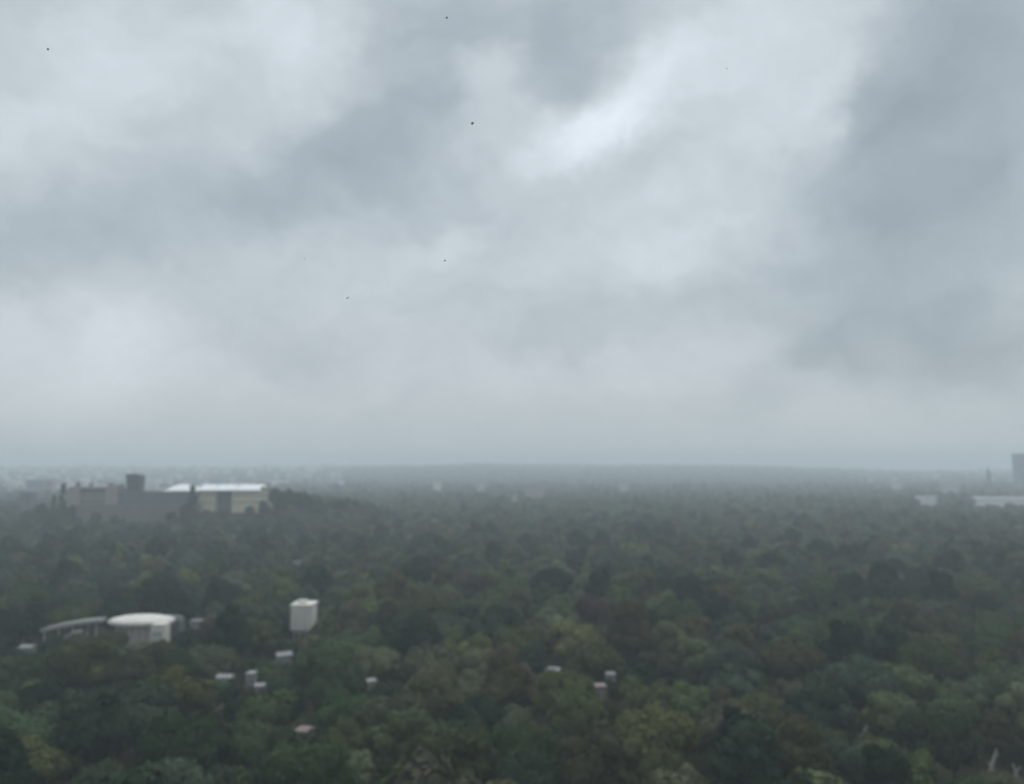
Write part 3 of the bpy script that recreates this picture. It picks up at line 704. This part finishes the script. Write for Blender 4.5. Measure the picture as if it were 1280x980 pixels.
# ---- castle trees named one by one: (px, top py, distance, radius, kind, label)
for px, pyt, Y, r, k, lab in [
 (68, 616, 960, 6.0, ('dark', 'spire'), 'shorter dark cypress left of the hilltop castle'),
 (80, 601, 975, 7.6, ('dark', 'spire'), 'tall dark cypress against the left end of the castle'),
 (241, 604, 956, 9.5, ('dark', 'spire'), 'tall dark cypress between the grey castle wall and the white roofed wing'),
 (344, 611, 985, 8.5, ('dark', 'round'), 'dark domed tree at the right end of the white roofed castle wing'),
 (362, 612, 990, 9.5, ('dark', 'round'), 'highest dark domed tree on the hill right of the castle'),
 (384, 619, 985, 9.0, ('dark', 'round'), 'dark domed tree lowest on the right shoulder of the castle hill'),
 (52, 628, 962, 8.5, ('dark', 'tall'), 'dark upright tree just left of the shorter castle cypress'),
 (34, 640, 958, 8.5, ('dark', 'round'), 'dark domed tree below the small dark building left of the castle'),
 (90, 630, 955, 6.0, ('dark', 'tall'), 'dark upright tree at the base of the tall left cypress'),
 (214, 640, 953, 7.5, ('dark', 'round'), 'dark domed tree covering the lower right of the grey castle wall'),
 (230, 630, 953, 6.0, ('dark', 'tall'), 'dark upright tree touching the cypress in front of the castle'),
 (164, 651, 944, 6.5, ('olive', 'round'), 'olive domed tree below the square castle tower'),
 (44, 640, 950, 8.5, ('dark', 'tall'), 'dark upright tree at the outer left foot of the castle hill'),
 (98, 646, 948, 7.5, ('dark', 'tall'), 'dark upright tree below the left pavilion of the castle'),
 (150, 652, 945, 7.0, ('green', 'round'), 'mid green tree at the foot of the castle left of the tower'),
 (185, 656, 942, 7.0, ('dark', 'round'), 'dark domed tree at the foot of the castle right of the tower'),
 (236, 641, 950, 8.0, ('dark', 'round'), 'dark domed tree under the cypress in front of the castle'),
 (279, 639, 962, 7.0, ('dark', 'round'), 'dark domed tree below the grey centre bay of the castle wing'),
 (330, 625, 972, 8.0, ('dark', 'tall'), 'dark upright tree hiding the right end of the cream castle wing'),
 (353, 618, 978, 9.5, ('dark', 'round'), 'broad dark tree in front of the highest tree right of the castle'),
 (373, 614, 992, 9.5, ('dark', 'tall'), 'dark upright tree beside the highest tree right of the castle'),
 (403, 630, 980, 8.5, ('blue', 'round'), 'grey-green domed tree where the castle hill runs down to the right'),
 (312, 633, 972, 6.0, ('dark', 'round'), 'small dark tree below the right half of the cream castle wing'),
 (258, 637, 968, 6.0, ('olive', 'round'), 'small olive tree below the left end of the cream castle wing'),
 (222, 648, 956, 6.5, ('dark', 'round'), 'dark tree at the foot of the grey castle wall'),
 (120, 641, 955, 6.5, ('dark', 'round'), 'dark tree below the left gallery of the castle'),
 (56, 634, 965, 8.0, ('dark', 'round'), 'dark domed tree at the left foot of the castle hill'),
]:
    kk = KIDX[k]; p = at(px, pyt, Y); z = p.z - HEIGHT[k[1]] * r
    g = hill(p.x, Y)
    if z > g:       # stretch down to the ground
        s = (p.z - g) / (HEIGHT[k[1]] * r); plant((p.x, Y, g - .2, r, kk, rng.random() * 6), lab, 'trees on the castle hill', sx=3.0 if k[1] == 'spire' else 1.0, sz=s)
    else:
        plant((p.x, Y, g - .2, r, kk, rng.random() * 6), lab, 'trees on the castle hill', sx=3.0 if k[1] == 'spire' else 1.0, sz=max(.6, (p.z - g) / (HEIGHT[k[1]] * r)))

# ---- far wood: ONE object, geometry nodes on a point mesh
pts = [(x, y, z, r, k, a, 0 if y < 620 else 1, 1.0) for x, y, z, r, k, a in rest]
def city_limit(px):
    """distance at which the wood ends and the town begins"""
    if px < 430: return 2150 + 700 * max(0, (px - 200) / 230)
    if px > 1080: return 3300
    return 7200
def far_ring(y0, y1, step, rlo, rhi):
    y = y0
    while y < y1:
        x = -.78 * y
        while x < .78 * y:
            jx, jy = x + rng.uniform(-.5, .5) * step, y + rng.uniform(-.5, .5) * step
            x += step
            px, py, _d = proj((jx, jy, 10))
            lim = city_limit(px) + 1500 * noise.noise((jx / 500, jy / 700, 5))
            if jy > lim and rng.random() > (0.07 if jy < 2700 else .3): continue
            gap = noise.noise((jx / 120, jy / 160, 2))
            if gap > 0.46 and rng.random() > .25: continue
            r = rng.uniform(rlo, rhi); z = hill(jx, jy)
            kd = region_kind(jx, jy, px, py)
            if in_solid(jx, jy, r) or blocked(jx, jy, z, r, kd): continue
            pts.append((jx, jy, z - .3, r, kd, rng.random() * 6.28, 1, rng.uniform(.8, 1.25)))
        y += step * .9
far_ring(1345, 2300, 13, 6.5, 10.5)
far_ring(2300, 4000, 20, 9, 13)
far_ring(4000, 6900, 26, 10, 15)
me = bpy.data.meshes.new('far_wood')
me.from_pydata([(p[0], p[1], p[2]) for p in pts], [], [])
def attr(nm, typ, vals, key='value'):
    a = me.attributes.new(nm, typ, 'POINT'); a.data.foreach_set(key, vals)
attr('sort', 'INT', [p[4] * 2 + p[6] for p in pts])
attr('turn', 'FLOAT', [p[5] for p in pts])
attr('size', 'FLOAT_VECTOR', [c for p in pts for c in (p[3], p[3], p[3] * p[7])], 'vector')
forest = tag(link('forest', me), kind='stuff')
ng = bpy.data.node_groups.new('forest_planting', 'GeometryNodeTree')
ng.interface.new_socket('Geometry', in_out='INPUT', socket_type='NodeSocketGeometry')
ng.interface.new_socket('Geometry', in_out='OUTPUT', socket_type='NodeSocketGeometry')
gi = ng.nodes.new('NodeGroupInput'); go = ng.nodes.new('NodeGroupOutput'); jn = ng.nodes.new('GeometryNodeJoinGeometry')
def named(nm, dt):
    n_ = ng.nodes.new('GeometryNodeInputNamedAttribute'); n_.data_type = dt; n_.inputs['Name'].default_value = nm; return n_.outputs['Attribute']
aS, aT, aZ = named('sort', 'INT'), named('turn', 'FLOAT'), named('size', 'FLOAT_VECTOR')
cx = ng.nodes.new('ShaderNodeCombineXYZ'); ng.links.new(aT, cx.inputs[2])
for i in range(len(KINDS)):
    for lev in range(2):
        cmp_ = ng.nodes.new('FunctionNodeCompare'); cmp_.data_type = 'INT'; cmp_.operation = 'EQUAL'
        ia = [s for s in cmp_.inputs if s.type == 'INT']; ng.links.new(aS, ia[0]); ia[1].default_value = i * 2 + lev
        oi = ng.nodes.new('GeometryNodeObjectInfo'); oi.inputs['Object'].default_value = far_src[i][lev]; oi.inputs['As Instance'].default_value = True
        ip = ng.nodes.new('GeometryNodeInstanceOnPoints')
        ng.links.new(gi.outputs[0], ip.inputs['Points']); ng.links.new(cmp_.outputs[0], ip.inputs['Selection'])
        ng.links.new(oi.outputs['Geometry'], ip.inputs['Instance']); ng.links.new(cx.outputs[0], ip.inputs['Rotation']); ng.links.new(aZ, ip.inputs['Scale'])
        ng.links.new(ip.outputs[0], jn.inputs[0])
ng.links.new(jn.outputs[0], go.inputs[0])
md = forest.modifiers.new('planting', 'NODES'); md.node_group = ng
print('trees near', len(big), 'rest', len(rest), 'far points', len(pts))

# ------------------------------------------------------------------ sky
w = bpy.data.worlds.new('World'); SC.world = w; w.use_nodes = True
nt = w.node_tree; nt.nodes.clear(); L = nt.links.new
SUN_EL, SUN_AZ = R(58), R(25)
tc = N(nt, 'ShaderNodeTexCoord'); sx = N(nt, 'ShaderNodeSeparateXYZ'); L(tc.outputs['Generated'], sx.inputs[0])
az = N(nt, 'ShaderNodeMath', operation='ARCTAN2'); L(sx.outputs[0], az.inputs[0]); L(sx.outputs[1], az.inputs[1])
el = N(nt, 'ShaderNodeMath', operation='ARCSINE'); L(sx.outputs[2], el.inputs[0])
cv = N(nt, 'ShaderNodeCombineXYZ'); L(az.outputs[0], cv.inputs[0]); L(el.outputs[0], cv.inputs[1])
def fbm(vec, scale, detail, rough, sxyz=(1, 1, 1), loc=(0, 0, 0), dist=0.0):
    mp = N(nt, 'ShaderNodeMapping'); mp.inputs['Scale'].default_value = sxyz; mp.inputs['Location'].default_value = loc; L(vec, mp.inputs['Vector'])
    n_ = N(nt, 'ShaderNodeTexNoise', i_Scale=scale, i_Detail=detail, i_Roughness=rough, i_Distortion=dist); L(mp.outputs[0], n_.inputs['Vector']); return n_
wz = fbm(cv.outputs[0], 5.0, 6.0, 0.55)
sb = N(nt, 'ShaderNodeVectorMath', operation='SUBTRACT'); L(wz.outputs['Color'], sb.inputs[0]); sb.inputs[1].default_value = (.5, .5, .5)
sc_ = N(nt, 'ShaderNodeVectorMath', operation='SCALE'); L(sb.outputs[0], sc_.inputs[0]); sc_.inputs['Scale'].default_value = 0.16
wz2 = fbm(cv.outputs[0], 16.0, 6.0, 0.6, (1, 1.3, 1), (4, 7, 1))
sb2 = N(nt, 'ShaderNodeVectorMath', operation='SUBTRACT'); L(wz2.outputs['Color'], sb2.inputs[0]); sb2.inputs[1].default_value = (.5, .5, .5)
sc2 = N(nt, 'ShaderNodeVectorMath', operation='SCALE'); L(sb2.outputs[0], sc2.inputs[0]); sc2.inputs['Scale'].default_value = 0.07
wv0 = N(nt, 'ShaderNodeVectorMath', operation='ADD'); L(cv.outputs[0], wv0.inputs[0]); L(sc_.outputs[0], wv0.inputs[1])
wv = N(nt, 'ShaderNodeVectorMath', operation='ADD'); L(wv0.outputs[0], wv.inputs[0]); L(sc2.outputs[0], wv.inputs[1])
acc = None
# (photo px, py of the patch, half-width, half-height px, tilt degrees counter-clockwise, brightness change)
PATCH = [
 (160, 45, 120, 70, 0, .18), (40, 150, 130, 60, 10, .16), (385, 30, 120, 80, -25, .20), (345, 130, 110, 60, 40, .08),
 (755, 142, 125, 48, 32, .32), (690, 172, 90, 40, 10, .14), (905, 50, 190, 110, 0, .10), (930, 200, 160, 120, 30, .08), (985, 60, 90, 130, 0, .05),
 (562, 306, 60, 24, 28, .14), (785, 332, 80, 40, -10, .12), (700, 270, 160, 60, 20, .05), (95, 440, 150, 75, 0, .22), (150, 500, 200, 40, 0, .08), (760, 470, 330, 36, 4, .10), (1130, 540, 220, 40, 0, .10), (1105, 425, 50, 34, -15, .12),
 (1160, 195, 70, 40, 0, .08), (870, 300, 90, 60, 30, .07), (560, 430, 120, 30, -15, .05), (300, 380, 200, 60, 5, .04), (620, 100, 50, 40, 45, .12),
 (500, 90, 120, 90, 55, -.14), (420, 180, 140, 80, 35, -.15), (270, 270, 190, 70, 20, -.12), (730, 45, 110, 80, 40, -.16), (600, 10, 120, 60, 0, -.12),
 (1190, 120, 190, 200, 0, -.15), (1130, 110, 110, 110, 0, -.08), (1090, 300, 150, 130, 30, -.10), (1190, 350, 170, 120, 0, -.10), (1050, 440, 90, 40, 10, -.13), (1200, 430, 130, 45, 0, -.13),
 (1190, 90, 130, 150, 0, -.06, .75), (1130, 215, 110, 70, 10, -.05, .75), (1060, 425, 80, 36, 8, -.06, .7), (1215, 420, 120, 40, -6, -.06, .7), (745, 165, 70, 22, 30, .12, .3), (1030, 120, 34, 60, -20, .07, .4), (590, 20, 40, 70, 40, -.05, .4),
 (40, 335, 170, 70, -5, -.10), (900, 395, 230, 60, -5, -.09), (640, 240, 170, 60, 15, -.08), (680, 425, 110, 26, 8, -.07), (420, 440, 160, 60, 0, -.03), (330, 540, 260, 30, 0, -.03),
]
for px, py, a_, b_, tilt, amp, *soft in PATCH:
    d = direction(px, py); A = atan2(d.x, d.y); E = asin(d.z)
    d1, d2 = direction(px + 20, py), direction(px, py - 20)
    kx = abs(atan2(d1.x, d1.y) - A) / 20; ky = abs(asin(d2.z) - E) / 20
    mp = N(nt, 'ShaderNodeMapping', vector_type='TEXTURE')
    mp.inputs['Location'].default_value = (A, E, 0); mp.inputs['Rotation'].default_value = (0, 0, R(tilt)); mp.inputs['Scale'].default_value = (a_ * kx * 1.15, b_ * ky * 1.15, 1)
    L(wv.outputs[0], mp.inputs['Vector'])
    ln = N(nt, 'ShaderNodeVectorMath', operation='LENGTH'); L(mp.outputs[0], ln.inputs[0])
    mr = N(nt, 'ShaderNodeMapRange', interpolation_type='SMOOTHSTEP')
    mr.inputs['From Min'].default_value = soft[0] if soft else 0.05; mr.inputs['From Max'].default_value = 1.45 - (soft[0] * .4 if soft else 0); mr.inputs['To Min'].default_value = amp * .74; mr.inputs['To Max'].default_value = 0
    L(ln.outputs['Value'], mr.inputs['Value'])
    if acc is None: acc = mr.outputs[0]
    else:
        ad = N(nt, 'ShaderNodeMath', operation='ADD'); L(acc, ad.inputs[0]); L(mr.outputs[0], ad.inputs[1]); acc = ad.outputs[0]
for scale, detail, amp, s3 in [(3.2, 5, 0.22, (1, 1.6, 1)), (8, 6, 0.22, (1, 1.5, 1)), (22, 5, .08, (1, 1.5, 1))]:
    f_ = fbm(wv.outputs[0], scale, detail, 0.55, s3, (scale, 2.3, 0), 0.3)
    ma = N(nt, 'ShaderNodeMath', operation='MULTIPLY_ADD'); L(f_.outputs['Fac'], ma.inputs[0]); ma.inputs[1].default_value = amp; 
    sbt = N(nt, 'ShaderNodeMath', operation='SUBTRACT'); L(acc, sbt.inputs[0]); sbt.inputs[1].default_value = amp * .5
    L(sbt.outputs[0], ma.inputs[2]); acc = ma.outputs[0]
# brighter overhead, and calmer towards the horizon
up = N(nt, 'ShaderNodeMapRange', interpolation_type='SMOOTHSTEP'); up.inputs['From Min'].default_value = .55; up.inputs['From Max'].default_value = 1.3; up.inputs['To Max'].default_value = .30; L(el.outputs[0], up.inputs['Value'])
lo = N(nt, 'ShaderNodeMapRange', interpolation_type='SMOOTHSTEP'); lo.inputs['From Min'].default_value = 0.0; lo.inputs['From Max'].default_value = .14; lo.inputs['To Min'].default_value = .4; L(el.outputs[0], lo.inputs['Value'])
m1 = N(nt, 'ShaderNodeMath', operation='MULTIPLY'); L(acc, m1.inputs[0]); L(lo.outputs[0], m1.inputs[1])
a1 = N(nt, 'ShaderNodeMath', operation='ADD'); L(m1.outputs[0], a1.inputs[0]); L(up.outputs[0], a1.inputs[1])
a2 = N(nt, 'ShaderNodeMath', operation='ADD'); L(a1.outputs[0], a2.inputs[0]); a2.inputs[1].default_value = 0.50
cr = N(nt, 'ShaderNodeValToRGB'); L(a2.outputs[0], cr.inputs[0])
e = cr.color_ramp.elements
e[0].position = 0.20; e[0].color = (0.275, 0.33, 0.37, 1)
e[1].position = 1.0; e[1].color = (0.86, 0.93, 1.0, 1)
x_ = e.new(0.38); x_.color = (0.395, 0.455, 0.50, 1)
x_ = e.new(0.55); x_.color = (0.545, 0.605, 0.65, 1)
x_ = e.new(0.75); x_.color = (0.71, 0.785, 0.845, 1)
# greyer, slightly warm air low down
warm = N(nt, 'ShaderNodeMapRange', interpolation_type='SMOOTHSTEP'); warm.inputs['From Min'].default_value = 0.0; warm.inputs['From Max'].default_value = .32; warm.inputs['To Min'].default_value = .75; warm.inputs['To Max'].default_value = 0; L(el.outputs[0], warm.inputs['Value'])
wc = N(nt, 'ShaderNodeMix', data_type='RGBA', blend_type='MULTIPLY'); wc.inputs['B'].default_value = (1.055, 1.01, .96, 1); L(warm.outputs[0], wc.inputs['Factor']); L(cr.outputs[0], wc.inputs['A'])
bg = N(nt, 'ShaderNodeBackground', i_Strength=1.0); 
zen = N(nt, 'ShaderNodeMapRange', interpolation_type='SMOOTHSTEP'); zen.inputs['From Min'].default_value = .56; zen.inputs['From Max'].default_value = 1.25; zen.inputs['To Min'].default_value = 1.0; zen.inputs['To Max'].default_value = 2.0; L(el.outputs[0], zen.inputs['Value'])
bak = N(nt, 'ShaderNodeMapRange', interpolation_type='SMOOTHSTEP'); bak.inputs['From Min'].default_value = -.5; bak.inputs['From Max'].default_value = .45; bak.inputs['To Min'].default_value = .78; bak.inputs['To Max'].default_value = 1.0; L(sx.outputs[1], bak.inputs['Value'])
zb = N(nt, 'ShaderNodeMath', operation='MULTIPLY'); L(zen.outputs[0], zb.inputs[0]); L(bak.outputs[0], zb.inputs[1])
zs = N(nt, 'ShaderNodeVectorMath', operation='SCALE'); L(wc.outputs['Result'], zs.inputs[0]); L(zb.outputs[0], zs.inputs['Scale'])
L(zs.outputs[0], bg.inputs[0])
sky = N(nt, 'ShaderNodeTexSky', sky_type='NISHITA'); sky.sun_disc = False; sky.sun_elevation = SUN_EL; sky.sun_rotation = SUN_AZ
bg2 = N(nt, 'ShaderNodeBackground', i_Strength=0.1); L(sky.outputs[0], bg2.inputs[0])
mx = N(nt, 'ShaderNodeMixShader', i_0=0.97); L(bg2.outputs[0], mx.inputs[1]); L(bg.outputs[0], mx.inputs[2])   # 97 % cloud cover
out = N(nt, 'ShaderNodeOutputWorld'); L(mx.outputs[0], out.inputs[0])
try: w.cycles.sampling_method = 'MANUAL'; w.cycles.sample_map_resolution = 512
except Exception: pass
sd = bpy.data.lights.new('sun', 'SUN'); sd.energy = 0.9; sd.angle = R(50); sd.color = (1, .97, .92)
so = bpy.data.objects.new('sun', sd); COL.objects.link(so)
so.rotation_euler = (pi / 2 - SUN_EL, 0, -SUN_AZ + pi); so.location = (0, 0, 400)
# sun stands towards +Y (in front, right, high): light travels from there
dv = Vector((sin(SUN_AZ) * cos(SUN_EL), cos(SUN_AZ) * cos(SUN_EL), sin(SUN_EL)))
so.rotation_euler = dv.to_track_quat('Z', 'Y').to_euler()

# ------------------------------------------------------------------ haze
hm, nt = newmat('haze_air')
pv = N(nt, 'ShaderNodeVolumePrincipled'); pv.inputs['Color'].default_value = (0.875, 0.96, 1.0, 1); pv.inputs['Density'].default_value = 0.00032; pv.inputs['Anisotropy'].default_value = 0.15
o = N(nt, 'ShaderNodeOutputMaterial'); nt.links.new(pv.outputs[0], o.inputs['Volume'])
mb = MB(); mb.box(-13800, 13800, -1400, 14800, -6, 215)
tag(mb.build('haze', hm), kind='stuff')

# ------------------------------------------------------------------ render settings
vs_ = SC.view_settings; vs_.view_transform = 'Standard'; vs_.look = 'None'; vs_.exposure = 0.07; vs_.gamma = 1.0; vs_.use_curve_mapping = False
SC.render.engine = 'CYCLES'
c = SC.cycles
c.use_denoising = True
c.max_bounces = 6; c.diffuse_bounces = 3; c.glossy_bounces = 2; c.transmission_bounces = 2; c.volume_bounces = 3; c.transparent_max_bounces = 4
c.caustics_reflective = False; c.caustics_refractive = False
c.use_adaptive_sampling = True; c.adaptive_threshold = 0.02
SC.render.use_persistent_data = False
